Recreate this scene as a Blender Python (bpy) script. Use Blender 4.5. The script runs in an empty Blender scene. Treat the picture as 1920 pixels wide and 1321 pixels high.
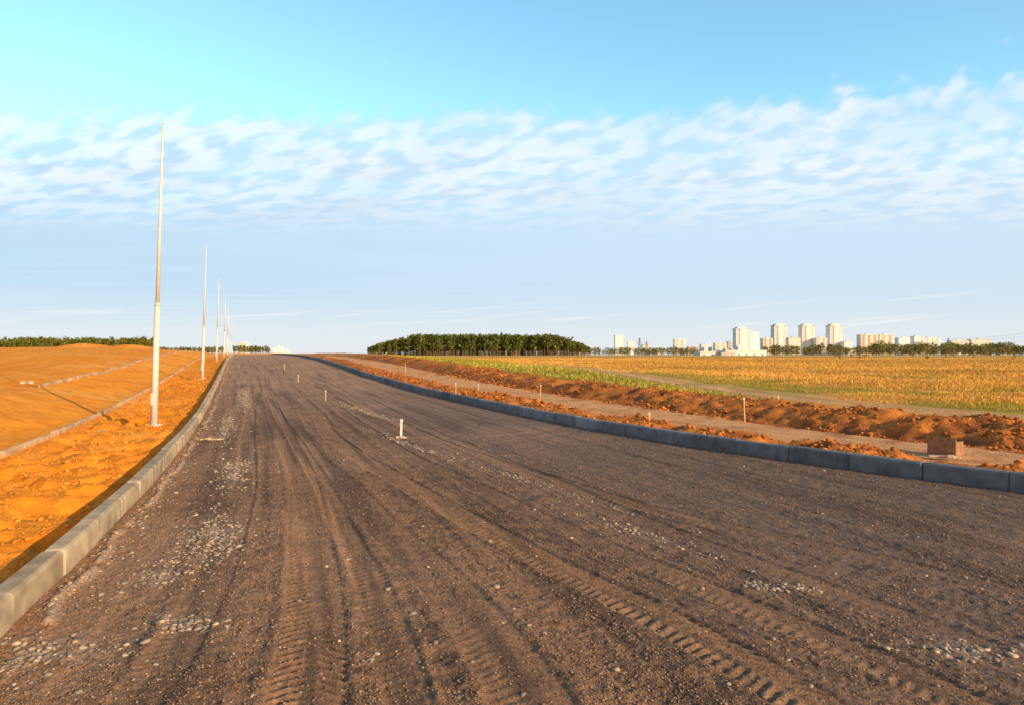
import bpy, math, random
import numpy as np
from mathutils import Vector
random.seed(5); rng=np.random.default_rng(5)
scene=bpy.context.scene
scene.view_settings.view_transform='Standard'
scene.view_settings.look='None'
scene.view_settings.exposure=0
EYE=1.7

# ------------------------------------------------------------ noise helpers
_tab=rng.random((256,256))
def vn(x,y,seed=0):
    x=np.asarray(x,float)+seed*17.31; y=np.asarray(y,float)+seed*41.77
    xi=np.floor(x).astype(np.int64); yi=np.floor(y).astype(np.int64)
    fx=x-xi; fy=y-yi
    fx=fx*fx*(3-2*fx); fy=fy*fy*(3-2*fy)
    a=_tab[xi&255,yi&255]; b=_tab[(xi+1)&255,yi&255]
    c=_tab[xi&255,(yi+1)&255]; d=_tab[(xi+1)&255,(yi+1)&255]
    return (a*(1-fx)+b*fx)*(1-fy)+(c*(1-fx)+d*fx)*fy
def fbm(x,y,o=4,seed=0):
    s=0;a=.5;t=0
    for i in range(o):
        s=s+a*vn(x*2**i,y*2**i,seed+i*3); t+=a; a*=.5
    return s/t
def sst(x,a,b):
    t=np.clip((x-a)/(b-a),0,1); return t*t*(3-2*t)
def mixc(c1,c2,f):
    f=np.asarray(f)[...,None]; return c1*(1-f)+c2*f
def C(*a): return np.array(a,float)

# ------------------------------------------------------------ layout curves (metres)
Yd=np.linspace(-80,600,13601)
def table(p):
    p=np.array(p); v=np.interp(Yd,p[:,0],p[:,1])
    for w in (2.0,1.2):
        k=int(w/0.05); v=np.convolve(np.pad(v,k,'edge'),np.ones(2*k+1)/(2*k+1),'valid')
    return v
LT=table([(-80,21),(-4,-.7),(0,-1.85),(2,-2.45),(4.06,-3.05),(6.78,-3.94),(9.63,-4.96),(12.7,-6.1),(18,-8.15),(29,-12.6),(39,-16.6),(61,-25.4),(80,-32.9),(103,-42.0),(130,-53),(260,-106),(600,-106)])
RT=table([(-80,60),(-4,17.5),(0,13.6),(4,9.9),(6,8.1),(8.34,6.25),(10.8,4.4),(13.1,2.97),(18,.56),(26,-2.94),(39,-8.3),(61,-17.2),(80,-24.8),(103,-34.0),(130,-45),(260,-98),(600,-98)])
ZT=table([(-80,0),(17,0),(28,.12),(39,.4),(50,.78),(61,1.12),(80,1.42),(103,1.58),(130,1.62),(200,1.2),(600,1.0)])
TT=table([(-80,60),(10,18),(15,13.5),(21.6,9.8),(32.6,8.2),(49,5),(80,-6),(110,-18),(200,-50),(600,-50)])
def Lx(y): return np.interp(y,Yd,LT)
def Rx(y): return np.interp(y,Yd,RT)
def Zr(y): return np.interp(y,Yd,ZT)
def Tx(y): return np.interp(y,Yd,TT)

def ground_h(X,Y):
    L=Lx(Y);R=Rx(Y);z0=Zr(Y)
    dl=L-X; dr=X-R
    pl=np.interp(dl,[0,.5,2.4,2.9,3.4,5.7,9,15,30,100,2000],[-.10,-.12,-.10,-.03,0.02,.52,.75,.9,1.0,1.05,1.5])
    pl=pl-.15*(1-sst(Y,7,12))*(1-sst(dl,1.2,2.6))
    zl=z0+pl
    near=sst(dl,.1,.35)*(1-sst(dl,2.5,2.85))
    foot=np.clip(fbm(X*3.2,Y*3.2,2,2)-.5,-.2,.10)
    zl=zl+near*((fbm(X*1.3,Y*1.3,3,1)-.5)*.24+foot*.34+(fbm(X*8,Y*8,2,6)-.5)*.04)
    zl=zl+sst(dl,3.2,4)*((fbm(X*.35,Y*.35,3,3)-.5)*.22+(fbm(X*3,Y*3,2,4)-.5)*.05)
    zl=zl+sst(dl,12,30)*(fbm(X*.05,Y*.05,4,5)-.5)*1.2
    zl=zl+1.3*np.exp(-(((X+84)/5)**2+((Y-135)/6)**2))+1.1*np.exp(-(((X+74)/4)**2+((Y-133)/5)**2))
    fld=np.interp(Y,[-100,10,20,40,60,100,200,600,6000],[.2,.2,.25,.4,.65,.95,1.1,1.1,-3])
    far=sst(dr,8,26)
    base=z0*(1-far)+fld*far
    pr=np.interp(dr,[0,.3,.9,1.6,2.3,2.6,5.2,5.6,6.2,6.8,7.6,8.6,10],[-.05,.0,.08,.08,.02,-.03,-.03,-.18,-.14,.08,.22,.22,.2])
    pr=pr*(1-far)
    zz=base+pr
    m1=sst(dr,.2,.6)*(1-sst(dr,2.1,2.6))
    m2=sst(dr,5.1,5.7)*(1-sst(dr,8.2,9.5))
    lump=fbm(X*1.1,Y*1.1,4,7); lump2=1-np.abs(fbm(X*2.6,Y*2.6,3,8)*2-1)
    zz=zz+m1*((lump-.47)*.42+(lump2-.6)*.14+(fbm(X*9,Y*9,2,12)-.5)*.08)
    zz=zz+m2*((lump-.45)*.36+(lump2-.6)*.16+(fbm(X*9,Y*9,2,12)-.5)*.09)
    m3=sst(dr,2.3,2.7)*(1-sst(dr,5,5.4))
    zz=zz+m3*(np.sin((dr-2.6)*9)*.014+(fbm(X*4,Y*4,3,9)-.5)*.04)
    zz=zz+sst(dr,9,14)*((fbm(X*.25,Y*.25,3,10)-.5)*.25)
    tr=np.exp(-((X-Tx(Y))/1.7)**4)*sst(dr,8.5,9.5)
    zz=zz-tr*(.05+.04*np.cos((X-Tx(Y))*4.2))
    z=np.where(X<L,zl,np.where(X>R,zz,z0-.35))
    return z

def ground_c(X,Y):
    L=Lx(Y);R=Rx(Y); dl=L-X; dr=X-R
    n1=fbm(X*.3,Y*.3,4,20); n2=fbm(X*2.5,Y*2.5,4,21); n3=fbm(X*.04,Y*.08,4,22)
    sand=C(.93,.345,.035); sand2=C(.94,.43,.09); sandd=C(.80,.25,.02)
    cl=mixc(mixc(np.broadcast_to(sand,X.shape+(3,)),sand2,sst(n1,.45,.7)*.8),sandd,sst(n2,.45,.7)*.8)
    cl=mixc(cl,sandd,(1-sst(dl,2.5,3.2))*.35)
    cl=mixc(cl,C(.88,.43,.09),sst(dl,25,90)*.7*sst(n3,.4,.6))
    cl=mixc(cl,C(.34,.27,.06),sst(dl,60,140)*sst(Y,140,190))
    soil=mixc(np.broadcast_to(C(.62,.22,.05),X.shape+(3,)),C(.30,.10,.035),sst(n2,.42,.68))
    soil=mixc(soil,C(.25,.09,.04),np.exp(-((dr-5.9)/.45)**2)*.7)
    bed=mixc(np.broadcast_to(C(.76,.40,.19),X.shape+(3,)),C(.60,.29,.13),sst(n2,.4,.7))
    dry=mixc(np.broadcast_to(C(.68,.37,.075),X.shape+(3,)),C(.54,.29,.065),sst(n1,.4,.7))
    dry=mixc(dry,C(.76,.45,.12),sst(n3,.5,.7)*.7)
    grn=mixc(np.broadcast_to(C(.26,.24,.03),X.shape+(3,)),C(.40,.31,.05),sst(n2,.4,.7))
    trk=mixc(np.broadcast_to(C(.82,.48,.24),X.shape+(3,)),C(.68,.36,.17),sst(n2,.4,.7))
    c=soil
    c=mixc(c,bed,sst(dr+(n2-.5)*.9,2.1,2.7)*(1-sst(dr+(n2-.5)*1.0,4.8,5.5)))
    e=dr+(n1-.5)*2.4
    right_of=X-Tx(Y)
    fieldcol=mixc(dry,grn,sst(n1+.30*(1-sst(right_of,2,8)),.60,.74)*.75*(1-sst(Y,35,70)))
    wedge=mixc(dry,grn,sst(Y,20,24)*(1-sst(Y,50,75)))
    veg=np.where((right_of<0)[...,None],wedge,fieldcol)
    c=mixc(c,veg,sst(e,8.2,9.6))
    c=mixc(c,trk,np.exp(-(np.abs(right_of+(n1-.5)*1.2+(n2-.5)*.6)/1.35)**6)*sst(dr,7,9)*(1-sst(Y,110,170))*(.75+.25*np.cos(right_of*4.2)))
    c=mixc(c,C(.58,.40,.14),sst(Y,150,320))
    c=mixc(c,C(.70,.35,.13),sst(Y,60,110)*(1-sst(dr,12,25))*.8)
    col=np.where((X<(L+R)/2)[...,None],cl,c)
    col=mixc(col,C(.30,.26,.11),sst(np.hypot(X,Y),350,700))
    return np.clip(col,0,1)

# ------------------------------------------------------------ mesh + material helpers
def link(o): scene.collection.objects.link(o); return o
def mk(name,verts,faces,cols=None,mat=None,smooth=False,parent=None):
    verts=np.asarray(verts,np.float32); faces=np.asarray(faces,np.int32)
    me=bpy.data.meshes.new(name)
    k=faces.shape[1]; m=len(faces)
    me.vertices.add(len(verts)); me.vertices.foreach_set('co',verts.ravel())
    me.loops.add(m*k); me.loops.foreach_set('vertex_index',faces.ravel())
    me.polygons.add(m); me.polygons.foreach_set('loop_start',np.arange(0,m*k,k,dtype=np.int32))
    me.update(calc_edges=True)
    if smooth: me.polygons.foreach_set('use_smooth',np.ones(m,bool))
    if cols is not None:
        a=me.color_attributes.new('Col','FLOAT_COLOR','POINT')
        cc=np.ones((len(verts),4),np.float32); cc[:,:3]=cols
        a.data.foreach_set('color',cc.ravel())
    if mat: me.materials.append(mat)
    o=bpy.data.objects.new(name,me); link(o)
    if parent: o.parent=parent
    return o
def empty(name,loc=(0,0,0),rz=0):
    e=bpy.data.objects.new(name,None); e.location=loc; e.rotation_euler=(0,0,rz); return link(e)
def material(name,color=None,attr=False,rough=.9,nscale=30,namt=.25,bump=0,bscale=80,bdist=.01,metal=0,spec=.3):
    m=bpy.data.materials.new(name); m.use_nodes=True; nt=m.node_tree; N=nt.nodes; K=nt.links
    b=N['Principled BSDF']; b.inputs['Roughness'].default_value=rough; b.inputs['Metallic'].default_value=metal
    b.inputs['Specular IOR Level'].default_value=spec
    tc=N.new('ShaderNodeTexCoord')
    no=N.new('ShaderNodeTexNoise'); no.inputs['Scale'].default_value=nscale; no.inputs['Detail'].default_value=4
    K.new(tc.outputs['Object'],no.inputs['Vector'])
    mr=N.new('ShaderNodeMapRange'); mr.inputs[1].default_value=.25; mr.inputs[2].default_value=.75
    mr.inputs[3].default_value=1-namt; mr.inputs[4].default_value=1+namt
    K.new(no.outputs['Fac'],mr.inputs[0])
    vm=N.new('ShaderNodeVectorMath'); vm.operation='MULTIPLY'
    if attr:
        a=N.new('ShaderNodeVertexColor'); a.layer_name='Col'; K.new(a.outputs['Color'],vm.inputs[0])
    else: vm.inputs[0].default_value=color[:3]
    K.new(mr.outputs[0],vm.inputs[1])
    K.new(vm.outputs[0],b.inputs['Base Color'])
    if bump:
        n2=N.new('ShaderNodeTexNoise'); n2.inputs['Scale'].default_value=bscale; n2.inputs['Detail'].default_value=3; n2.inputs['Roughness'].default_value=.65
        K.new(tc.outputs['Object'],n2.inputs['Vector'])
        bp=N.new('ShaderNodeBump'); bp.inputs['Strength'].default_value=bump; bp.inputs['Distance'].default_value=bdist
        K.new(n2.outputs['Fac'],bp.inputs['Height']); K.new(bp.outputs[0],b.inputs['Normal'])
    return m
def grid_faces(nr,nc):
    i=np.arange(nr-1)[:,None]*nc+np.arange(nc-1)[None,:]
    return np.stack([i,i+1,i+nc+1,i+nc],-1).reshape(-1,4)

M_ground=material('ground_earth',attr=True,nscale=9,namt=.16,bump=.6,bscale=22,bdist=.04,spec=.05)
M_road=material('road_gravel_base',attr=True,nscale=55,namt=.45,bump=.7,bscale=80,bdist=.012,spec=.08)
M_stone=material('stone',attr=True,nscale=60,namt=.2,spec=.15,rough=.85)
M_kerb=material('kerb_concrete',attr=True,nscale=5,namt=.34,bump=.5,bscale=60,bdist=.006,spec=.12)
M_leaf=material('foliage',attr=True,nscale=.6,namt=.25,spec=.1)
M_grass=material('grass_blades',attr=True,nscale=.5,namt=.25,spec=.06)

# ------------------------------------------------------------ ground sheet
rows=np.concatenate([np.linspace(-70,0,30),np.array([.5,1.0,1.5]),
                     np.exp(np.arange(math.log(2.0),math.log(150),.0068)),
                     np.exp(np.linspace(math.log(152),math.log(5000),120))])
wf=np.concatenate([np.arange(0,1.3,.0048),np.exp(np.linspace(math.log(1.32),math.log(60),36))])
rowsY=rows[:,None]
sc=np.maximum(rowsY,0)+2.2
Lc=Lx(rowsY)-wf[::-1][None,:]*sc
Rc=Rx(rowsY)+wf[None,:]*sc
mid=np.linspace(.004,.996,8)[None,:]
Mc=Lx(rowsY)*(1-mid)+Rx(rowsY)*mid
X=np.concatenate([Lc,Mc,Rc],1); Y=np.broadcast_to(rowsY,X.shape)
Xs=X.copy(); nl=len(wf); Xs[:,nl-1]-=1e-4; Xs[:,nl+8]+=1e-4
Z=ground_h(Xs,Y); col=ground_c(Xs,Y)
mk('ground',np.stack([X,Y,Z],-1).reshape(-1,3),grid_faces(*X.shape),col.reshape(-1,3),M_ground,True)

# ------------------------------------------------------------ road
tracks=[
 ([(1,-.55),(3.3,-.95),(4.5,-1.3),(6.8,-2.0),(10,-3.1),(18,-6.2),(40,-14.5)],.22,1.0,.65),
 ([(1,2.1),(3.6,1.5),(4.57,.86),(6.8,-.3),(10,-1.9),(14,-3.7),(18.8,-5.3),(40,-13.5)],.20,.95,.55),
 ([(1,2.9),(3.3,2.3),(5,1.4),(8,-.1),(12,-2.0),(20,-5.0),(40,-12)],.18,.55,.2),
 ([(1,-1.6),(3.3,-1.75),(6.8,-2.75),(10,-3.9),(18,-6.9),(40,-15.5)],.16,.4,.1),
 ([(1,4.9),(5.2,3.6),(6.3,2.4),(8.5,.9),(12.3,-1.0),(20,-4.2),(40,-11)],.22,.8,.35),
 ([(1,.6),(3.3,.15),(5,-.45),(8,-1.8),(12,-3.6),(20,-6.6),(40,-14)],.24,.35,.1),
 ([(1,3.6),(3.3,3.1),(6,1.7),(9,.6),(14,-1.4),(20,-3.6),(40,-10.5)],.2,.5,.2),
 ([(1,-.1),(3.3,-.42),(6,-1.4),(9,-2.5),(14,-4.5),(20,-6.9),(40,-14.7)],.14,.6,.3),
]
def track_fields(X,Y):
    h=np.zeros_like(X); cmask=np.zeros_like(X); lugm=np.zeros_like(X)
    for k,(p,w,tr,fl) in enumerate(tracks):
        p=np.array(p)
        xt=sum(np.interp(Y+d,p[:,0],p[:,1]) for d in (-1.2,-.6,0,.6,1.2))/5
        xt=xt+(vn(Y*.5,Y*0+k,66)-.5)*.06
        o=X-xt
        m=1-sst(np.abs(o),w*.85,w)
        fadeY=1-sst(Y,14,30)
        br=fl+(1-fl)*sst(fbm(X*.8,Y*.5,3,60+k),.42,.60)
        br=br*(.75+.25*sst(fbm(X*5,Y*5,2,160+k),.35,.55))
        ph_=(Y*1.03+np.abs(o)*.7+.04*(o>0))/.085+(vn(X*3,Y*3,67)-.5)*.7
        lug=np.clip(np.sin(2*np.pi*ph_)*1.3,-1,1)*sst(w*.42-np.abs(np.abs(o)-w*.5),0,w*.12)
        h+=m*(-.008+lug*.0080*tr*fadeY*br)
        h+=.008*np.exp(-((np.abs(o)-w*1.12)/.035)**2)*(.3+.7*br)
        cmask=np.maximum(cmask,m*(.35+.65*br)); lugm=np.maximum(lugm,m*np.maximum(lug,0)*br*tr*fadeY)
    return h,cmask,lugm
def arcs(X,Y):
    h=np.zeros_like(X)
    for (cx,cy,r,w) in [(-1.5,19.5,3.4,.09),(-1.5,19.5,3.9,.08),(-3.0,17,2.2,.07),(-7.5,22,3.5,.1)]:
        d=np.hypot(X-cx,(Y-cy)*.6)-r
        h+=-.014*np.exp(-(d/w)**2)*sst(fbm(X,Y,2,90),.35,.55)
    return h
# (x, y, half width, half length, shear of the long axis)
patches=[(-2.8,6.4,.22,.7,.38),(-2.75,5.3,.12,.3,.38),(-2.62,3.9,.28,.18,.38),(-2.1,4.35,.18,.09,.38),(-4.0,9.85,.2,.9,.38),(-6.9,16.5,.14,2.5,.4),(-9.8,25,.2,4,.4),
 (.1,9.4,.09,1.4,.6),(1.25,6.5,.12,.7,.6),(2.55,3.95,.30,.14,.4),(-4.3,20,.16,2.2,.5),(2.0,5.0,.2,.1,.5),(-4,30,.3,3,.4),(-2.0,13,.08,1.6,.5)]
def patchmask(X,Y):
    m=np.zeros_like(X)
    for (px,py,rx,ry,sh) in patches:
        dy=Y-py; dx2=X-px+sh*dy
        m=np.maximum(m,np.exp(-((dx2/rx)**2+(dy/ry)**2)))
    return m*sst(fbm(X*5,Y*5,3,33),.42,.62)
ry=np.concatenate([np.linspace(-70,0,20),np.array([.4,.8,1.2,1.6]),np.exp(np.arange(math.log(2.0),math.log(20),.0036)),np.exp(np.arange(math.log(20.1),math.log(260),.012))])
nc=900
t=np.linspace(0,1,nc)
Yg=ry[:,None]; Lg=Lx(Yg); Rg=Rx(Yg)
Xg=Lg+(Rg-Lg)*t[None,:]; Yg=np.broadcast_to(Yg,Xg.shape)
def road_h(X,Y,fine=True):
    z=Zr(Y)+0.0
    lat=X-Lx(Y)
    h,cm,_=track_fields(X,Y)
    z=z+h+arcs(X,Y)+(fbm(X*.35,Y*.25,3,30)-.5)*.05
    lane=(lat+.10*(vn(Y*.2,Y*0,36)-.5))
    z=z+(fbm(lane*9,Y*.25,3,31)-.5)*.020
    z=z+(fbm(X*6,Y*6,3,32)-.5)*.020*(1-.5*cm)
    if fine: z=z+((vn(X*38,Y*38,34)**3)*.014*(1-sst(Y,10,25))+(vn(X*75,Y*75,35)-.5)*.006*(1-sst(Y,4,9)))*(1-.6*cm)
    bead=np.exp(-((lat-.15-(vn(Y*2,Y*0,40)-.5)*.12)/.045)**2)*sst(fbm(X*3,Y*3,3,41),.4,.5)
    z=z+bead*.03
    return z
Zg=road_h(Xg,Yg)
lat=Xg-Lg; _,cm,lm=track_fields(Xg,Yg)
n1=fbm(Xg*.5,Yg*.3,4,50); n2=fbm(Xg*8,Yg*8,3,51); n3=fbm((Xg-Lg)*6,Yg*.25,4,52); n4=fbm(Xg*30,Yg*30,2,53)
brown=C(.310,.175,.105); dark=C(.125,.078,.056); grey=C(.18,.14,.125); dust=C(.52,.32,.205)
rc=mixc(np.broadcast_to(brown,Xg.shape+(3,)),dark,sst(n2*.35+n3*.35+n4*.3,.40,.60)*.88)
side=sst(Xg+.38*Yg-.5+(n1-.5)*2,1.2,5.0)*(1-sst(Yg,20,40))
rc=mixc(rc,grey,side*.65)
rc=mixc(rc,C(.31,.175,.10),cm*.38)
rc=mixc(rc,C(.50,.29,.16),lm*.45)
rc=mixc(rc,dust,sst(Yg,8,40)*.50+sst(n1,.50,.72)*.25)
rc=mixc(rc,dark*.9,sst(n3,.55,.72)*.4)
rc=mixc(rc,C(.42,.34,.27),patchmask(Xg,Yg)*.4)
bead=np.exp(-((lat-.15-(vn(Yg*2,Yg*0,40)-.5)*.12)/.05)**2)*sst(fbm(Xg*3,Yg*3,3,41),.4,.5)
rc=mixc(rc,C(.58,.44,.30),bead*.7)
rc=mixc(rc,C(.50,.25,.10),np.exp(-(lat/.45)**2)*.4*sst(n2,.3,.6))
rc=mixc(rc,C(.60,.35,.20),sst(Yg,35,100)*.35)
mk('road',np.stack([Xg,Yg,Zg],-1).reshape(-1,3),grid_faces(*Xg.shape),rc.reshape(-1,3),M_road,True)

# ------------------------------------------------------------ stones (merged meshes)
ph=(1+5**.5)/2
ICO=np.array([(-1,ph,0),(1,ph,0),(-1,-ph,0),(1,-ph,0),(0,-1,ph),(0,1,ph),(0,-1,-ph),(0,1,-ph),(ph,0,-1),(ph,0,1),(-ph,0,-1),(-ph,0,1)])/1.9
ICF=np.array([(0,11,5),(0,5,1),(0,1,7),(0,7,10),(0,10,11),(1,5,9),(5,11,4),(11,10,2),(10,7,6),(7,1,8),(3,9,4),(3,4,2),(3,2,6),(3,6,8),(3,8,9),(4,9,5),(2,4,11),(6,2,10),(8,6,7),(9,8,1)])
OCT=np.array([(1,0,0),(-1,0,0),(0,1,0),(0,-1,0),(0,0,1),(0,0,-1)],float)
OCF=np.array([(0,2,4),(2,1,4),(1,3,4),(3,0,4),(2,0,5),(1,2,5),(3,1,5),(0,3,5)])
def stones(name,x,y,z,size,cols,base=ICO,bf=ICF,mat=None,flat=.7,sink=.25):
    n=len(x); nv=len(base)
    V=base[None]*(.65+.7*rng.random((n,nv,1)))
    V=V*np.stack([.8+.6*rng.random(n),.7+.5*rng.random(n),flat*(.6+.6*rng.random(n))],-1)[:,None,:]
    a=rng.random(n)*6.28; ca,sa=np.cos(a)[:,None],np.sin(a)[:,None]
    til=(rng.random(n)-.5)[:,None]
    vx=V[...,0]*ca-V[...,1]*sa; vy=V[...,0]*sa+V[...,1]*ca; vz=V[...,2]+vx*til*.4
    s=size[:,None]
    P=np.stack([x[:,None]+vx*s,y[:,None]+vy*s,z[:,None]+(vz+sink)*s],-1).reshape(-1,3)
    F=(bf[None]+(np.arange(n)*nv)[:,None,None]).reshape(-1,3)
    return mk(name,P,F,np.repeat(cols,nv,0),mat or M_stone)
def stonecol(n,a,b,v=.25):
    f=rng.random((n,1)); return np.clip((a*(1-f)+b*f)*(1-v+2*v*rng.random((n,1))),0,1)
n=120000
yy=np.exp(rng.uniform(math.log(2.6),math.log(14),n)); xx=rng.uniform(-1.0,1.0,n)*yy
ok=(xx>Lx(yy)+.05)&(xx<Rx(yy)-.05); xx=xx[ok]; yy=yy[ok]
_,cmx,_=track_fields(xx,yy)
ok=(rng.random(len(xx))<(.30+.7*sst(fbm(xx*2,yy*1.5,3,70),.35,.6))*(1-.75*cmx)); xx=xx[ok];yy=yy[ok];n=len(xx)
ss=.0028+.0065*rng.random(n)**4+.0004*yy
stones('loose_gravel',xx,yy,road_h(xx,yy),ss,stonecol(n,C(.16,.10,.07),C(.40,.26,.17)),OCT,OCF)
px=[];py=[]
for (cx,cy,rx,ry_,sh) in patches:
    k=int(min(1700,(4600 if cx<-1.9 and cy<11 else 2400)*rx*ry_+130))
    a=rng.normal(0,.75,k)*rx; b=rng.normal(0,.75,k)*ry_
    px.append(cx+a-sh*b); py.append(cy+b)
k=1500; b=np.exp(rng.uniform(math.log(2.6),math.log(18),k)); px.append(Lx(b)+.06+np.abs(rng.normal(0,.2,k))); py.append(b)
k=900; b=np.exp(rng.uniform(math.log(2.8),math.log(14),k)); px.append(rng.uniform(-.9,1,k)*b); py.append(b)
px=np.concatenate(px);py=np.concatenate(py)
ok=(px>Lx(py)+.04)&(px<Rx(py)-.04)&((fbm(px*6,py*6,3,33)>.46)|(rng.random(len(px))<.2)); px=px[ok];py=py[ok];k=len(px)
stones('crushed_stone_gravel',px,py,road_h(px,py),.005+.020*rng.random(k)**2.6+.0002*py,stonecol(k,C(.22,.19,.17),C(.50,.37,.26),.35),flat=.55,sink=.05)
k=14000
b=np.exp(rng.uniform(math.log(3),math.log(45),k)); s_=rng.random(k)
dr=np.where(s_<.45,rng.uniform(.3,2.5,k),rng.uniform(5.2,8.8,k))
xr=Rx(b)+dr; ok=(np.abs(xr)<1.1*b)&(rng.random(k)<sst(fbm(xr*1.1,b*1.1,4,7),.3,.55)); xr=xr[ok]; b=b[ok]; k=len(b)
stones('soil_clods',xr,b,ground_h(xr,b),.008+.05*rng.random(k)**3+.0006*b,stonecol(k,C(.62,.22,.05),C(.34,.12,.04)),mat=M_ground)
k=4500; b=np.exp(rng.uniform(math.log(4),math.log(40),k)); xl=Lx(b)-rng.uniform(.25,2.8,k)
stones('sand_clods',xl,b,ground_h(xl,b),.006+.03*rng.random(k)**4+.0004*b,stonecol(k,C(.90,.35,.05),C(.76,.27,.04)),mat=M_ground)

# ------------------------------------------------------------ kerbs
def kerb(name,fx,y0,y1,side,w,h,colA,colB,off=0,seg=1.0,wob=.006,zf=None):
    ys=np.arange(y0,y1,.02); xs=fx(ys)+side*off
    s=np.concatenate([[0],np.cumsum(np.hypot(np.diff(xs),np.diff(ys)))])
    V=[];F=[];cc=[]
    nseg=int(s[-1]/seg)
    for i in range(nseg):
        a=i*seg+.005; b=(i+1)*seg-.005
        j=random.uniform(-wob,wob); jz=random.uniform(-wob,wob)*.8; tw=random.uniform(-wob,wob)*.7
        c=colA+(colB-colA)*random.random(); c=c*random.uniform(.80,1.12)
        rings=[]
        for q,(ss_,ins) in enumerate([(a,.008),(a+.014,0),((a+b)/2,0),(b-.014,0),(b,.008)]):
            y=np.interp(ss_,s,ys); x=np.interp(ss_,s,xs)
            y2=np.interp(ss_+.05,s,ys)-np.interp(ss_-.05,s,ys); x2=np.interp(ss_+.05,s,xs)-np.interp(ss_-.05,s,xs)
            l=math.hypot(x2,y2) or 1; nx,ny=side*y2/l,-side*x2/l
            z=(zf(x,y) if zf else Zr(y))+jz+tw*(q-2)/2
            ring=[]
            for (o,zz) in [(0+ins,-.25),(0+ins,h-.035),(.008+ins,h-.014-ins),(.028,h-ins),(w-.012,h-ins),(w-ins,h-.012-ins),(w-ins,-.25)]:
                o=o+j+random.uniform(-1,1)*.0025
                ring.append(len(V)); V.append((x+nx*o,y+ny*o,z+zz+random.uniform(-1,1)*.0015)); 
                cc.append(c*(.72 if zz<0 else random.uniform(.88,1.08)))
            rings.append(ring)
        k=7
        for r in range(4):
            for m in range(k):
                m2=(m+1)%k
                F.append((rings[r][m],rings[r][m2],rings[r+1][m2],rings[r+1][m]))
        for rg in (rings[0],rings[-1]):
            F.append(tuple(rg))
    me=bpy.data.meshes.new(name); me.from_pydata(V,[],F); me.update()
    at=me.color_attributes.new('Col','FLOAT_COLOR','POINT')
    arr=np.ones((len(V),4),np.float32); arr[:,:3]=cc; at.data.foreach_set('color',arr.ravel())
    me.materials.append(M_kerb); return link(bpy.data.objects.new(name,me))
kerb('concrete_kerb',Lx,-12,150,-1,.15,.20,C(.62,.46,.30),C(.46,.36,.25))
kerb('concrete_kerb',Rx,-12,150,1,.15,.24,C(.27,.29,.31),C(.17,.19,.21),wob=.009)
def gz(x,y): return float(ground_h(np.array([x]),np.array([y]))[0])
def zpath(x,y): return float(Zr(y))-.03
kerb('path_edging',Lx,5,100,-1,.08,.10,C(.66,.44,.25),C(.54,.36,.2),off=2.9,zf=zpath,wob=.012)
kerb('path_edging',Lx,23,95,-1,.08,.12,C(.66,.44,.25),C(.54,.36,.2),off=5.7,zf=gz,wob=.012)

# ------------------------------------------------------------ generic part builders
class Buf:
    def __init__(s): s.v=[];s.f=[]
    def box(s,x0,x1,y0,y1,z0,z1):
        b=len(s.v); s.v+=[(x0,y0,z0),(x1,y0,z0),(x1,y1,z0),(x0,y1,z0),(x0,y0,z1),(x1,y0,z1),(x1,y1,z1),(x0,y1,z1)]
        s.f+=[tuple(b+i for i in q) for q in [(0,3,2,1),(4,5,6,7),(0,1,5,4),(1,2,6,5),(2,3,7,6),(3,0,4,7)]]
    def cyl(s,p0,p1,r0,r1,n=12):
        p0=Vector(p0);p1=Vector(p1); d=(p1-p0).normalized(); u=d.orthogonal().normalized(); w=d.cross(u)
        b=len(s.v)
        for (p,r) in ((p0,r0),(p1,r1)):
            for i in range(n):
                a=2*math.pi*i/n; s.v.append(tuple(p+u*math.cos(a)*r+w*math.sin(a)*r))
        for i in range(n): s.f.append((b+i,b+(i+1)%n,b+n+(i+1)%n,b+n+i))
        s.f.append(tuple(b+n+i for i in range(n))); s.f.append(tuple(b+n-1-i for i in range(n)))
    def obj(s,name,mat,parent=None,bevel=0,smooth=False):
        me=bpy.data.meshes.new(name); me.from_pydata(s.v,[],s.f); me.update(); me.materials.append(mat)
        if smooth:
            for p in me.polygons: p.use_smooth=len(p.vertices)==4
        o=link(bpy.data.objects.new(name,me)); 
        if parent: o.parent=parent
        if bevel:
            m=o.modifiers.new('b','BEVEL'); m.width=bevel; m.segments=2
        return o
M_pole=material('galvanised_pole_paint',(.70,.67,.62),rough=.5,nscale=12,namt=.1,spec=.4)
M_conc=material('pale_concrete',(.58,.44,.30),nscale=12,namt=.2,bump=.4)
M_dark=material('dark_metal',(.08,.08,.08),rough=.6)
M_wood=material('stake_wood',(.62,.46,.28),nscale=20,namt=.3)
M_white=material('white_paint',(.78,.74,.66),nscale=20,namt=.15)
M_rust=material('rusty_steel',(.34,.18,.10),nscale=14,namt=.45,bump=.4,rough=.8)

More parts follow.
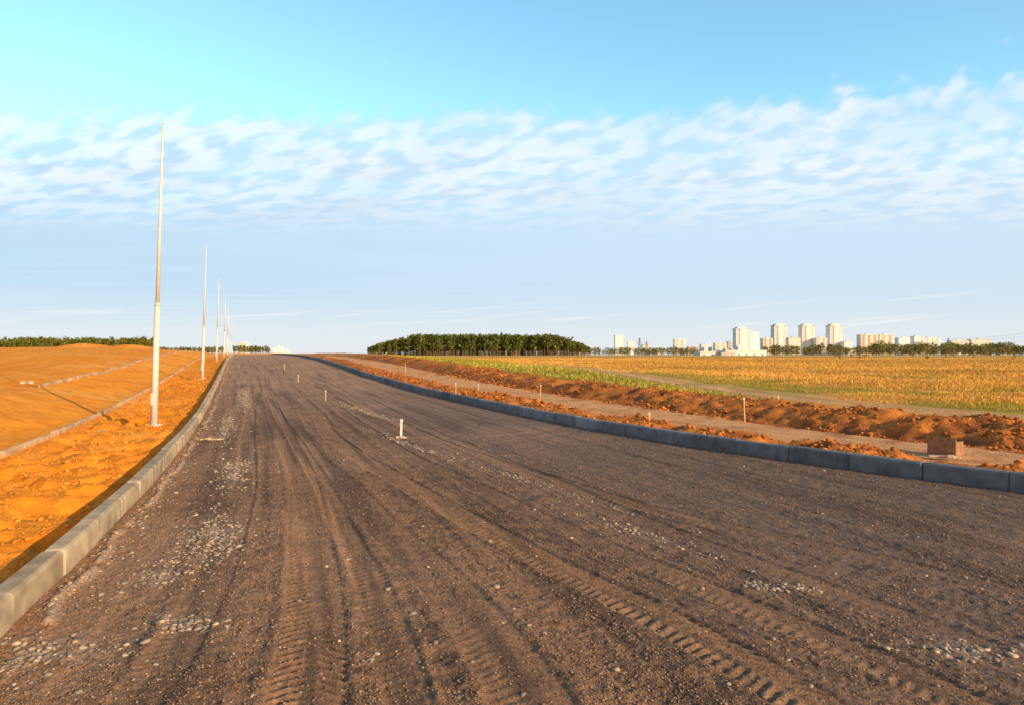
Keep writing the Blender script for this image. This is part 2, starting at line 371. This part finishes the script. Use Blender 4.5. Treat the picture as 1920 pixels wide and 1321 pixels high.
# ------------------------------------------------------------ street lamp poles (masts without heads)
def pole(x,y,z,H=7.5,lean=.22,k=1.0):
    e=empty('lamp_pole',(x,y,z))
    B=Buf()
    def at(t): return (lean*t,0,H*t)
    B.cyl((0,0,-.1),at(.40),.086*k,.062*k,20)
    B.cyl(at(.40),at(.402),.062*k,.048*k,20)
    B.cyl(at(.402),at(1.0),.048*k,.02*k,20)
    B.obj('mast',M_pole,e,smooth=True)
    B=Buf(); B.cyl(at(.394),at(.402),.069*k,.069*k,20); B.cyl(at(.998),at(1.002),.026,.026,12); B.obj('joint_collar',M_pole,e,smooth=True)
    B=Buf(); B.box(-.13,.13,-.13,.13,-.02,.015)
    for sx in (-1,1):
        for sy in (-1,1): B.cyl((sx*.1,sy*.1,.0),(sx*.1,sy*.1,.05),.014,.014,6)
    B.obj('base_flange',M_pole,e)
    B=Buf(); B.box(-.03,.05,-.094,-.074,.5,.8); B.obj('service_door',M_pole,e,bevel=.006)
    B=Buf(); B.box(-.17,.17,-.17,.17,-.4,-.04); B.obj('footing',M_conc,e,bevel=.02)
for (x,y) in [(-8.92,17),(-17.6,38.8),(-26.5,61.2),(-34.2,81),(-43.0,103),(-51.9,125),(-60.5,147)]:
    pole(x,y,gz(x,y)+.0)

# ------------------------------------------------------------ survey stakes
def stake(x,y,h,zb=None,r=.018,stones_=False,mat=None,lean=0):
    z=gz(x,y) if zb is None else zb
    e=empty('survey_stake',(x,y,z)); B=Buf()
    B.box(-r,r,-r*.6,r*.6,-.15,h)
    o=B.obj('stake_shaft',mat or M_wood,e,bevel=.003); o.rotation_euler=(0,lean,0)
    B=Buf(); B.box(-r*1.25,r*1.25,-r*.85,r*.85,h-.05,h+.004); o=B.obj('painted_top',M_white,e); o.rotation_euler=(0,lean,0)
    if stones_:
        B=Buf()
        for i in range(5):
            a=i*1.3; B.box(math.cos(a)*.08-.04,math.cos(a)*.08+.04,math.sin(a)*.07-.03,math.sin(a)*.07+.03,-.02+.004*i,.02+.007*i)
        B.obj('propping_stones',M_conc,e,bevel=.015)
def rz(x,y): return float(Zr(y))
stake(-2.27,13.95,.38,rz(0,13.95),r=.022,stones_=True,mat=M_white,lean=.04)
stake(-6.55,24.0,.36,rz(0,24),r=.016); stake(-10.8,34.5,.38,rz(0,34.5),r=.018); stake(-15.5,46.5,.36,rz(0,46.5),r=.018)
def gs(px_slope,y,h): stake(px_slope*y,y,h,lean=random.uniform(-.05,.05),r=.015)
gs(.341,17.6,.62); gs(.2016,16.2,.2); gs(.0414,26.5,.45); gs(-.049,27.5,.3); gs(-.082,25.5,.5); gs(-.156,44,.5)

# ------------------------------------------------------------ rusty formwork box by the right kerb
bx,by=7.45,11.75; bz=gz(bx,by)
e=empty('rusty_metal_box',(bx,by,bz+.0),.55)
B=Buf(); B.box(-.20,.20,-.2,-.175,0,.24); B.obj('front_plate',M_rust,e,bevel=.004)
B=Buf(); B.box(-.225,-.20,-.28,.18,0,.31); B.obj('side_plate',M_rust,e,bevel=.004)
B=Buf(); B.box(.175,.20,-.175,.16,0,.21); B.obj('far_side_plate',M_rust,e,bevel=.004)
B=Buf(); B.box(-.20,.175,.16,.185,0,.24); B.obj('rear_plate',M_rust,e,bevel=.004)
e=empty('broken_concrete_slab',(7.1,11.2,gz(7.1,11.2)+.03),-.3)
B=Buf(); B.box(-.25,.22,-.06,.06,0,.04); B.obj('slab',M_conc,e,bevel=.015)
B=Buf(); B.box(-.02,.12,-.15,-.07,.0,.07); B.obj('lump',M_conc,e,bevel=.03)
e=empty('wooden_board',(-6.0,13.2,.05),.1)
B=Buf(); B.box(-.02,.40,-.03,.03,0,.025); B.obj('plank',M_wood,e,bevel=.003)
B=Buf(); B.box(.1,.16,-.12,.10,.026,.045); B.obj('cross_plank',M_wood,e,bevel=.003)
e=empty('wooden_board',(-4.3,6.3,gz(-4.3,6.3)+.06),-.5)
B=Buf(); B.box(-.2,.12,-.025,.025,0,.025); B.obj('plank',M_wood,e,bevel=.004)
B=Buf(); B.box(-.1,-.05,-.07,.07,-.03,-.001); B.obj('batten',M_wood,e,bevel=.004)
for (x,y,s) in [(-17.2,24.2,.2),(-9.7,16.2,.12)]:
    e=empty('concrete_block_debris',(x,y,gz(x,y)),.5)
    B=Buf(); B.box(-s,s,-s*.4,s*.4,-.05,s*.35); B.obj('block',M_conc,e,bevel=.03)
    B=Buf(); B.box(-s*.3,s*.6,s*.42,s*.9,-.05,s*.25); B.obj('broken_piece',M_conc,e,bevel=.03)

# ------------------------------------------------------------ grass
def grass(name,x,y,h,w,colA,colB,dk=.88):
    n=len(x); z=ground_h(x,y)
    a=rng.random(n)*6.28; dx=np.cos(a)*w; dy=np.sin(a)*w
    lx=rng.normal(0,.35,n)*h+.10*h; ly=rng.normal(0,.35,n)*h
    P=np.stack([np.stack([x-dx,y-dy,z-.02],-1),np.stack([x+dx,y+dy,z-.02],-1),
                np.stack([x+lx*.45+dx*.6,y+ly*.45+dy*.6,z+h*.6],-1),np.stack([x+lx,y+ly,z+h],-1)],1).reshape(-1,3)
    i=np.arange(n)[:,None]*4
    F=np.concatenate([i+np.array([[0,1,2]]),i+np.array([[0,2,3]])])
    f=rng.random((n,1)); big=fbm(x*.06,y*.12,3,81)[:,None]
    c=(colA*(1-f)+colB*f)*(.8+.4*rng.random((n,1)))*(.60+.75*big)
    cc=np.repeat(c,4,0).reshape(n,4,3); cc[:,:2]*=dk
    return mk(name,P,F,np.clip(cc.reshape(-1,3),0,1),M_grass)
n=420000
y=np.exp(rng.uniform(math.log(13),math.log(120),n)); x=rng.uniform(-.2,1.0,n)*y
dr=x-Rx(y); ro=x-Tx(y); n1=fbm(x*.3,y*.3,4,20)
ok=(ro>1.7+(n1-.5)*2.2)&(dr>9.3+(n1-.5)*2)&(rng.random(n)<sst(fbm(x*1.2,y*1.2,2,77),.25,.55)*.7+.3)
x,y,n1,ro=x[ok],y[ok],n1[ok],ro[ok]; n=len(x)
green=rng.random(n)<sst(n1+.30*(1-sst(ro,2,8)),.57,.71)*.85*(1-sst(y,32,60))
h=(.05+.10*rng.random(n))*(.5+.9*fbm(x*.2,y*.2,2,78))*(.5+.5*sst(ro,2,7))*(1+y*.001); w=.003+.00036*y
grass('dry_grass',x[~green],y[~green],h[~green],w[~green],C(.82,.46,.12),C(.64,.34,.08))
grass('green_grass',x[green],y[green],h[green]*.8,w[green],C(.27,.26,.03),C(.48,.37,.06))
n=120000
y=rng.uniform(17,80,n); x=rng.uniform(-.4,.8,n)*y; dr=x-Rx(y); ro=x-Tx(y); n1=fbm(x*.3,y*.3,4,20)
ok=(dr>8.7+(n1-.5)*2)&(ro<-1.4+(n1-.5)*2)&(rng.random(n)<sst(y,19,24)*sst(fbm(x,y,2,79),.2,.5))
x,y=x[ok],y[ok]; n=len(x); isdry=rng.random(n)<.25
hh_=(.05+.11*rng.random(n))*(1+y*.003)
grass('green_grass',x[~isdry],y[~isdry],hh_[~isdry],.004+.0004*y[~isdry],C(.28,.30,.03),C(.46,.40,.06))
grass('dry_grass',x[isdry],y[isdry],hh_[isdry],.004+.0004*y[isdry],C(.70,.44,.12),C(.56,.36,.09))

# ------------------------------------------------------------ trees
def trees(name,pts,kind,colA,colB,cn=170,z0f=None,ts=.032):
    P=[];F=[];CC=[]; off=0
    for (x,y,z,H) in pts:
        r=H*(.22 if kind=='pine' else .36)*random.uniform(.8,1.25); z0=H*(z0f if z0f is not None else (.30 if kind=='pine' else .12))
        m=5; tr=H*.012+.05; ht=H*.93
        a=np.arange(m)*2*np.pi/m
        b=np.stack([x+np.cos(a)*tr,y+np.sin(a)*tr,np.full(m,z-.3)],-1); t_=np.stack([x+np.cos(a)*tr*.25,y+np.sin(a)*tr*.25,np.full(m,z+ht)],-1)
        P.append(np.concatenate([b,t_])); i=np.arange(m); j=(i+1)%m
        F.append(np.concatenate([np.stack([i,j,j+m],-1),np.stack([i,j+m,i+m],-1)])+off); off+=2*m
        CC.append(np.tile(C(.26,.14,.07),(2*m,1)))
        for q in range(5):
            aa=random.uniform(0,6.28); hz=random.uniform(z0,H*.8); rr=r*random.uniform(.5,.9)
            p0=C(x,y,z+hz); p1=C(x+math.cos(aa)*rr,y+math.sin(aa)*rr,z+hz+rr*.4)
            P.append(np.array([p0+C(0,0,.1),p0-C(0,0,.1),p1])); F.append(np.array([[0,1,2]])+off); off+=3; CC.append(np.tile(C(.16,.09,.05),(3,1)))
        nc_=14 if kind=='pine' else 11; per=cn//nc_
        cl=rng.random((nc_,3)); ang=cl[:,0]*6.28; hh=z0+(H-z0)*(.05+.93*cl[:,1]**.8)
        fr=(hh-z0)/(H-z0)
        prof=np.sqrt(np.clip(1-np.abs(fr*1.9-.75)**2*.55,0.08,1)) if kind!='pine' else np.clip(1.15-fr*.85,.2,1)*np.clip(fr*4+.45,0,1)
        rad=r*prof*(.25+.7*cl[:,2])
        cx=x+np.cos(ang)*rad; cy=y+np.sin(ang)*rad; cz=z+hh
        cr=r*.42*(.6+.6*rng.random(nc_))
        shade=.6+.8*rng.random(nc_)
        base=np.repeat(np.stack([cx,cy,cz],-1),per,0)
        d=rng.normal(0,.5,(len(base),3))*np.repeat(cr,per)[:,None]; d[:,2]*=.65
        cpt=base+d
        s=H*ts*(.6+.9*rng.random((len(base),1,1)))
        tri=cpt[:,None,:]+rng.normal(0,1,(len(base),3,3))*s
        k=len(base); P.append(tri.reshape(-1,3)); F.append(np.arange(3*k).reshape(-1,3)+off); off+=3*k
        f=rng.random((k,1)); c=(colA*(1-f)+colB*f)*np.repeat(shade,per)[:,None]
        CC.append(np.repeat(c,3,0))
    return mk(name,np.concatenate(P),np.concatenate(F),np.clip(np.concatenate(CC),0,1),M_leaf)
def belt(s0,s1,d0,d1,n,hfun):
    out=[]
    for i in range(n):
        s=random.uniform(s0,s1); y=random.uniform(d0,d1); x=s*y
        out.append((x,y,gz(x,y),hfun((s-s0)/(s1-s0),(y-d0)/(d1-d0))*random.uniform(.88,1.08)))
    return out
S=lambda px:(px-960)/1280.
pf=belt(S(690),S(1106),370,440,1050,lambda t,u:(4.2+6.7*min(1,(t/.22)**.8,((1-t)/.15)**.8)))
pf+=belt(S(692),S(1106),362,369,140,lambda t,u:(3.2+1.5*random.random())*.6)
trees('pine_forest',pf,'pine',C(.08,.115,.025),C(.175,.18,.045),z0f=.26,ts=.036)
pf=belt(S(-80),S(290),300,360,430,lambda t,u:6.6)+belt(S(285),S(420),420,480,120,lambda t,u:4.2)+belt(S(438),S(505),420,450,60,lambda t,u:4.6)
trees('distant_tree_line',pf,'pine',C(.09,.12,.02),C(.20,.19,.03),cn=110,z0f=.18,ts=.045)
def hb(t,u): return 6+5*float(vn(np.array([t*23.]),np.array([3.]))[0])
pf=belt(S(1105),S(1330),560,640,170,lambda t,u:5+2*u)+belt(S(1430),S(2050),560,640,420,hb)+belt(S(1640),S(1900),430,470,90,lambda t,u:7.5*(.8+.4*random.random()))
trees('distant_tree_line',pf,'broad',C(.13,.15,.045),C(.26,.22,.07),cn=110,ts=.04)
pf=belt(S(1500),S(1915),90,170,14,lambda t,u:1.0)
trees('field_shrubs',pf,'broad',C(.20,.18,.04),C(.36,.25,.06),cn=110)

# ------------------------------------------------------------ buildings
bm={}
def bmat(c):
    c=tuple(c)
    if c not in bm: bm[c]=material('wall_render_%d'%len(bm),c,nscale=.15,namt=.06,rough=.85)
    return bm[c]
M_win=material('window_glass',(.36,.40,.46),rough=.25,nscale=.5,namt=.3,spec=.5)
def block(name,px,dist,wpx,toppx,depth=16,wall=(.7,.68,.66),accent=None,crown=False,rot=0,style=0,fl=3.0,base=None):
    x=S(px)*dist; w=wpx/1280.*dist; zt=EYE+(664-toppx)/1280.*dist
    zb=gz(x,dist)-1 if base is None else base
    h=zt-zb
    e=empty(name,(x,dist,zb),rot)
    B=Buf(); hb_=h-(h*.07 if crown else .8)
    if style==1:
        B.box(-w/2,w/2,0,depth,0,hb_); B.box(-w*.2,w*.2,-1.5,-.01,0,hb_+h*.02)
    else: B.box(-w/2,w/2,0,depth,0,hb_)
    B.obj('walls',bmat(wall),e)
    B=Buf()
    if crown:
        B.box(-w*.54,w*.54,-1.2,depth+1,hb_+.01,hb_+h*.022); B.box(-w*.36,w*.36,2,depth-2,hb_+h*.022+.01,h)
    else: B.box(-w/2-.2,w/2+.2,-.2,depth+.2,hb_+.01,hb_+.8); B.box(-w*.12,w*.12,depth*.3,depth*.7,hb_+.81,hb_+2.6)
    B.obj('roof',bmat(tuple(c*.8 for c in wall)),e)
    if accent:
        B=Buf(); n=max(2,int(w/9))
        for i in range(n):
            xc=-w/2+w*(i+.5)/n
            if style==1 and abs(xc)<w*.2: continue
            B.box(xc-w/n*.2,xc+w/n*.2,-.5,-.01,0,hb_-.2)
        B.obj('balcony_strips',bmat(accent),e)
    B=Buf(); nf=max(1,int(hb_/fl)); ncol=max(2,int(w/3.2))
    for f in range(nf):
        z=f*hb_/nf+hb_/nf*.35
        for c in range(ncol):
            xc=-w/2+w*(c+.5)/ncol; yo=-1.55 if (style==1 and abs(xc)<w*.2-.7) else (-.56 if accent else -.05)
            B.box(xc-.55,xc+.55,yo,yo+.045,z,z+hb_/nf*.42)
        for c in range(max(1,int(depth/4))):
            yc=depth*(c+.5)/max(1,int(depth/4))
            B.box(-w/2-.06,-w/2-.01,yc-.8,yc+.8,z,z+hb_/nf*.5); B.box(w/2+.01,w/2+.06,yc-.8,yc+.8,z,z+hb_/nf*.5)
    B.obj('windows',M_win,e)
W=(.90,.88,.86); BG=(.82,.68,.54); WH=(.94,.94,.95); OR=(.80,.38,.18)
block('apartment_tower',1392,1250,24,613,18,WH,(.84,.86,.9),True,.0,1)
block('apartment_tower',1410,1290,26,622,18,(.86,.88,.92),None,False,.0,1)
for p in (1463.5,1516,1568): block('apartment_tower',p,1400,23,607,20,W,BG,True,.0,1)
block('apartment_block',1440,1350,18,634,16,W,OR)
block('apartment_block',1490,1350,22,633,16,(.84,.76,.64),None)
block('apartment_block',1541,1380,20,633,16,W,BG)
block('apartment_block',1591,1380,16,640,16,WH,None)
block('apartment_block',1630,1300,32,627,16,W,OR)
block('apartment_block',1663,1310,26,627,16,W,(.8,.5,.25))
block('apartment_block',1697,1350,24,633,14,WH,None); block('apartment_block',1721,1300,13,630,14,WH,None)
block('apartment_block',1746,1300,36,634,14,W,(.8,.8,.8))
block('apartment_block',1800,1500,34,638,14,W,BG); block('apartment_block',1840,1520,38,636,14,(.78,.72,.66),None)
block('apartment_block',1161,1500,15,628,16,WH,None); block('apartment_block',1184,1500,12,640,16,W,None); block('apartment_block',1212,1550,14,645,16,W,BG)
block('apartment_block',1275,1500,20,636,16,WH,BG); block('apartment_block',1325,1500,20,645,16,W,None); block('apartment_block',1352,1450,22,643,16,W,BG)
block('apartment_block',1300,1550,20,650,16,(.75,.65,.55),OR);block('apartment_block',1372,1450,12,640,16,W,OR)
block('apartment_block',1240,1500,14,652,16,W,None); block('apartment_block',1890,1500,30,648,14,W,None)
block('apartment_block',454,1300,16,642,16,W,BG); block('apartment_block',519,1100,14,650,14,WH,None); block('apartment_block',535,1150,8,656,14,WH,None)
block('apartment_block',1775,1500,14,644,14,WH,None); block('apartment_block',1600,1450,60,652,14,(.82,.72,.62),OR)
block('warehouse',1400,330,74,656,18,(.9,.9,.88),None,fl=3.2); block('warehouse',1328,335,30,658,12,(.88,.86,.84),None,fl=3.2); block('warehouse',1366,320,26,660,8,(.7,.65,.6),None)
block('warehouse',1388,350,30,653,10,(.9,.88,.86),None,fl=3)

# ------------------------------------------------------------ power pylons and lines
def pylon(px,dist,toppx):
    x=S(px)*dist; zb=gz(x,dist); h=EYE+(664-toppx)/1280*dist-zb
    e=empty('power_pylon',(x,dist,zb)); B=Buf(); w=h*.1
    for sx in (-1,1):
        for sy in (-1,1): B.cyl((sx*w,sy*w,-.3),(sx*.25,sy*.25,h),.16,.1,4)
    for i in range(6):
        t0=i/6;t1=(i+1)/6
        a=w*(1-t0)+.25*t0; b=w*(1-t1)+.25*t1
        for sy in (-1,1):
            B.cyl((-a,sy*a,h*t0),(b,sy*b,h*t1),.08,.08,3); B.cyl((a,sy*a,h*t0),(-b,sy*b,h*t1),.08,.08,3)
    B.obj('lattice',M_dark,e)
    B=Buf()
    for t in (.7,.83,.95): B.cyl((-h*.17,0,h*t),(h*.17,0,h*t),.12,.12,4)
    B.obj('cross_arms',M_dark,e)
    return x,dist,zb,h
a=pylon(1199,600,634); b=pylon(1212,700,640)
p1=pylon(2230,420,560); p0=pylon(1778,900,634)
e=empty('power_line'); B=Buf()
for t in (.7,.83,.95):
    for sd in (-1,1):
        A=Vector((p0[0]+sd*p0[3]*.17,p0[1],p0[2]+p0[3]*t)); Bv=Vector((p1[0]+sd*p1[3]*.17,p1[1],p1[2]+p1[3]*t)); prev=A
        for i in range(1,17):
            u=i/16; q=A.lerp(Bv,u); q.z-=6*4*u*(1-u)
            B.cyl(prev,q,.05,.05,4); prev=q
B.obj('cables',M_dark,e)

# ------------------------------------------------------------ world
EL=math.radians(18.5); sx,sy=.76,-.65
w=bpy.data.worlds.new('World'); scene.world=w; w.use_nodes=True; nt=w.node_tree; N=nt.nodes; K=nt.links
for q in list(N): N.remove(q)
out=N.new('ShaderNodeOutputWorld')
sky=N.new('ShaderNodeTexSky'); sky.sky_type='NISHITA'; sky.sun_disc=False; sky.sun_elevation=EL; sky.sun_rotation=math.atan2(sx,sy)
sky.air_density=1.0; sky.dust_density=.6; sky.ozone_density=1.5
def math_(op,a,b=None,c=None):
    n=N.new('ShaderNodeMath'); n.operation=op
    for i,v in enumerate((a,b,c)):
        if v is None: continue
        if isinstance(v,(int,float)): n.inputs[i].default_value=v
        else: K.new(v,n.inputs[i])
    return n.outputs[0]
def mr(v,a,b,c=0,d=1,smooth=True):
    n=N.new('ShaderNodeMapRange'); n.interpolation_type='SMOOTHSTEP' if smooth else 'LINEAR'
    K.new(v,n.inputs[0]); n.inputs[1].default_value=a;n.inputs[2].default_value=b;n.inputs[3].default_value=c;n.inputs[4].default_value=d
    return n.outputs[0]
def mix(f,c1,c2):
    n=N.new('ShaderNodeMix'); n.data_type='RGBA'
    if isinstance(f,(int,float)): n.inputs[0].default_value=f
    else: K.new(f,n.inputs[0])
    for i,v in ((6,c1),(7,c2)):
        if isinstance(v,tuple): n.inputs[i].default_value=v+(1,)
        else: K.new(v,n.inputs[i])
    return n.outputs[2]
def noise(vec,scale,detail=4,rough=.5,dist=0):
    n=N.new('ShaderNodeTexNoise'); n.inputs['Scale'].default_value=scale; n.inputs['Detail'].default_value=detail; n.inputs['Roughness'].default_value=rough; n.inputs['Distortion'].default_value=dist
    K.new(vec,n.inputs['Vector']); return n.outputs['Fac']
tc=N.new('ShaderNodeTexCoord'); sp=N.new('ShaderNodeSeparateXYZ'); K.new(tc.outputs['Generated'],sp.inputs[0])
front=math_('MULTIPLY',mr(sp.outputs[1],.35,.80),mr(sp.outputs[2],.50,.68,1,0))
tcol=mix(front,(1.0,1.0,.95),(1.75,2.30,2.10))
tint=N.new('ShaderNodeVectorMath'); tint.operation='MULTIPLY'
K.new(sky.outputs[0],tint.inputs[0]); K.new(tcol,tint.inputs[1])
bg=N.new('ShaderNodeBackground'); bg.inputs[1].default_value=.15
K.new(tint.outputs[0],bg.inputs[0])
zc=math_('MAXIMUM',sp.outputs[2],.012); yc_=math_('MAXIMUM',sp.outputs[1],.1)
V=math_('DIVIDE',sp.outputs[1],zc)
AZ=math_('MULTIPLY',math_('DIVIDE',sp.outputs[0],yc_),3.0)
cb=N.new('ShaderNodeCombineXYZ'); K.new(AZ,cb.inputs[0]); K.new(V,cb.inputs[1])
cb2=N.new('ShaderNodeCombineXYZ'); K.new(math_('ADD',AZ,math_('MULTIPLY',V,.25)),cb2.inputs[0]); K.new(math_('MULTIPLY',V,.52),cb2.inputs[1])
big=noise(cb.outputs[0],.7,2); cell=noise(cb2.outputs[0],7.2,2,.45,.1); cell2=noise(cb2.outputs[0],1.6,2,.5); wisp=noise(cb.outputs[0],1.1,3,.55,.3)
ur=mr(AZ,.6,2.2,0,.36)
Ve=math_('ADD',math_('ADD',V,ur),math_('MULTIPLY',math_('SUBTRACT',big,.5),.30))
Ve2=math_('ADD',Ve,math_('MULTIPLY',math_('SUBTRACT',cell,.5),math_('ADD',.65,math_('MULTIPLY',ur,1.8))))
edge=mr(Ve2,2.70,3.02)
veil=math_('MULTIPLY',edge,mr(V,2.75,3.9,.74,.98))
veil=math_('MULTIPLY',veil,math_('ADD',1,math_('MULTIPLY',math_('SUBTRACT',mr(wisp,.35,.65,.88,1.05),1),mr(V,3.5,5.5,1,.1))))
cellm=math_('MULTIPLY',mr(cell,.36,.60),math_('MULTIPLY',edge,mr(V,3.0,6.2,.88,.0)))
cellm=math_('MULTIPLY',cellm,mr(cell2,.3,.6,.6,1))
vcol=mix(mr(sp.outputs[2],.0,.30),(.62,.75,.88),(.60,.80,.97))
vcol=mix(mr(AZ,-2.6,1.0,.5,0),vcol,(.46,.67,.89))
vcol=mix(mr(sp.outputs[2],.0,.10,1,0),vcol,(.78,.82,.86))
cs=N.new('ShaderNodeCombineXYZ'); K.new(math_('MULTIPLY',sp.outputs[0],3.2),cs.inputs[0]); K.new(math_('ADD',math_('MULTIPLY',sp.outputs[2],60),math_('MULTIPLY',sp.outputs[0],-5.5)),cs.inputs[1])
st=noise(cs.outputs[0],1.1,4,.55)
stm=math_('MULTIPLY',mr(st,.52,.70),math_('MULTIPLY',mr(sp.outputs[2],.025,.045),mr(sp.outputs[2],.06,.085,1,0)))
bgc=N.new('ShaderNodeBackground'); bgc.inputs[1].default_value=1.0
ccol=mix(math_('MULTIPLY',stm,.6),vcol,(.95,.94,.93))
ccol=mix(cellm,ccol,(.95,.98,1.0))
# warm fill light added to the unseen sky on the sun side (behind the camera)
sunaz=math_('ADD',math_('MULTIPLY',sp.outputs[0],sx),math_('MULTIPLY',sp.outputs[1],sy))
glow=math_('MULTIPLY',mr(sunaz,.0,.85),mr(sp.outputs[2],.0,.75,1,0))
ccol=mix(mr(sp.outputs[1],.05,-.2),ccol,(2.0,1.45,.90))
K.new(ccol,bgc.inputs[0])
ff=math_('MAXIMUM',math_('MAXIMUM',veil,cellm),math_('MULTIPLY',mr(sp.outputs[2],.0,.15,.95,0),mr(sp.outputs[1],-.2,.1)))
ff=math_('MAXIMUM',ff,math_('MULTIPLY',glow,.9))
ff=math_('MINIMUM',ff,1.0)
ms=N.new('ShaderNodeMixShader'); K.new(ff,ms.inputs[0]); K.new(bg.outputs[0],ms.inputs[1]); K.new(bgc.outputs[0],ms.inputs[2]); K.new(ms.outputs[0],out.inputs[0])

sd=bpy.data.lights.new('sun','SUN'); sd.energy=5; sd.angle=math.radians(.5); sd.color=(1,.75,.44)
so=bpy.data.objects.new('sun',sd); link(so)
ts=Vector((sx*math.cos(EL),sy*math.cos(EL),math.sin(EL))); so.rotation_euler=(-ts).to_track_quat('-Z','Y').to_euler()

cam=bpy.data.cameras.new('camera'); co=bpy.data.objects.new('camera',cam); link(co)
cam.lens=24; cam.sensor_width=36; cam.clip_end=20000; cam.clip_start=.05
co.location=(0,0,EYE); co.rotation_euler=(math.radians(90.157),0,0); scene.camera=co
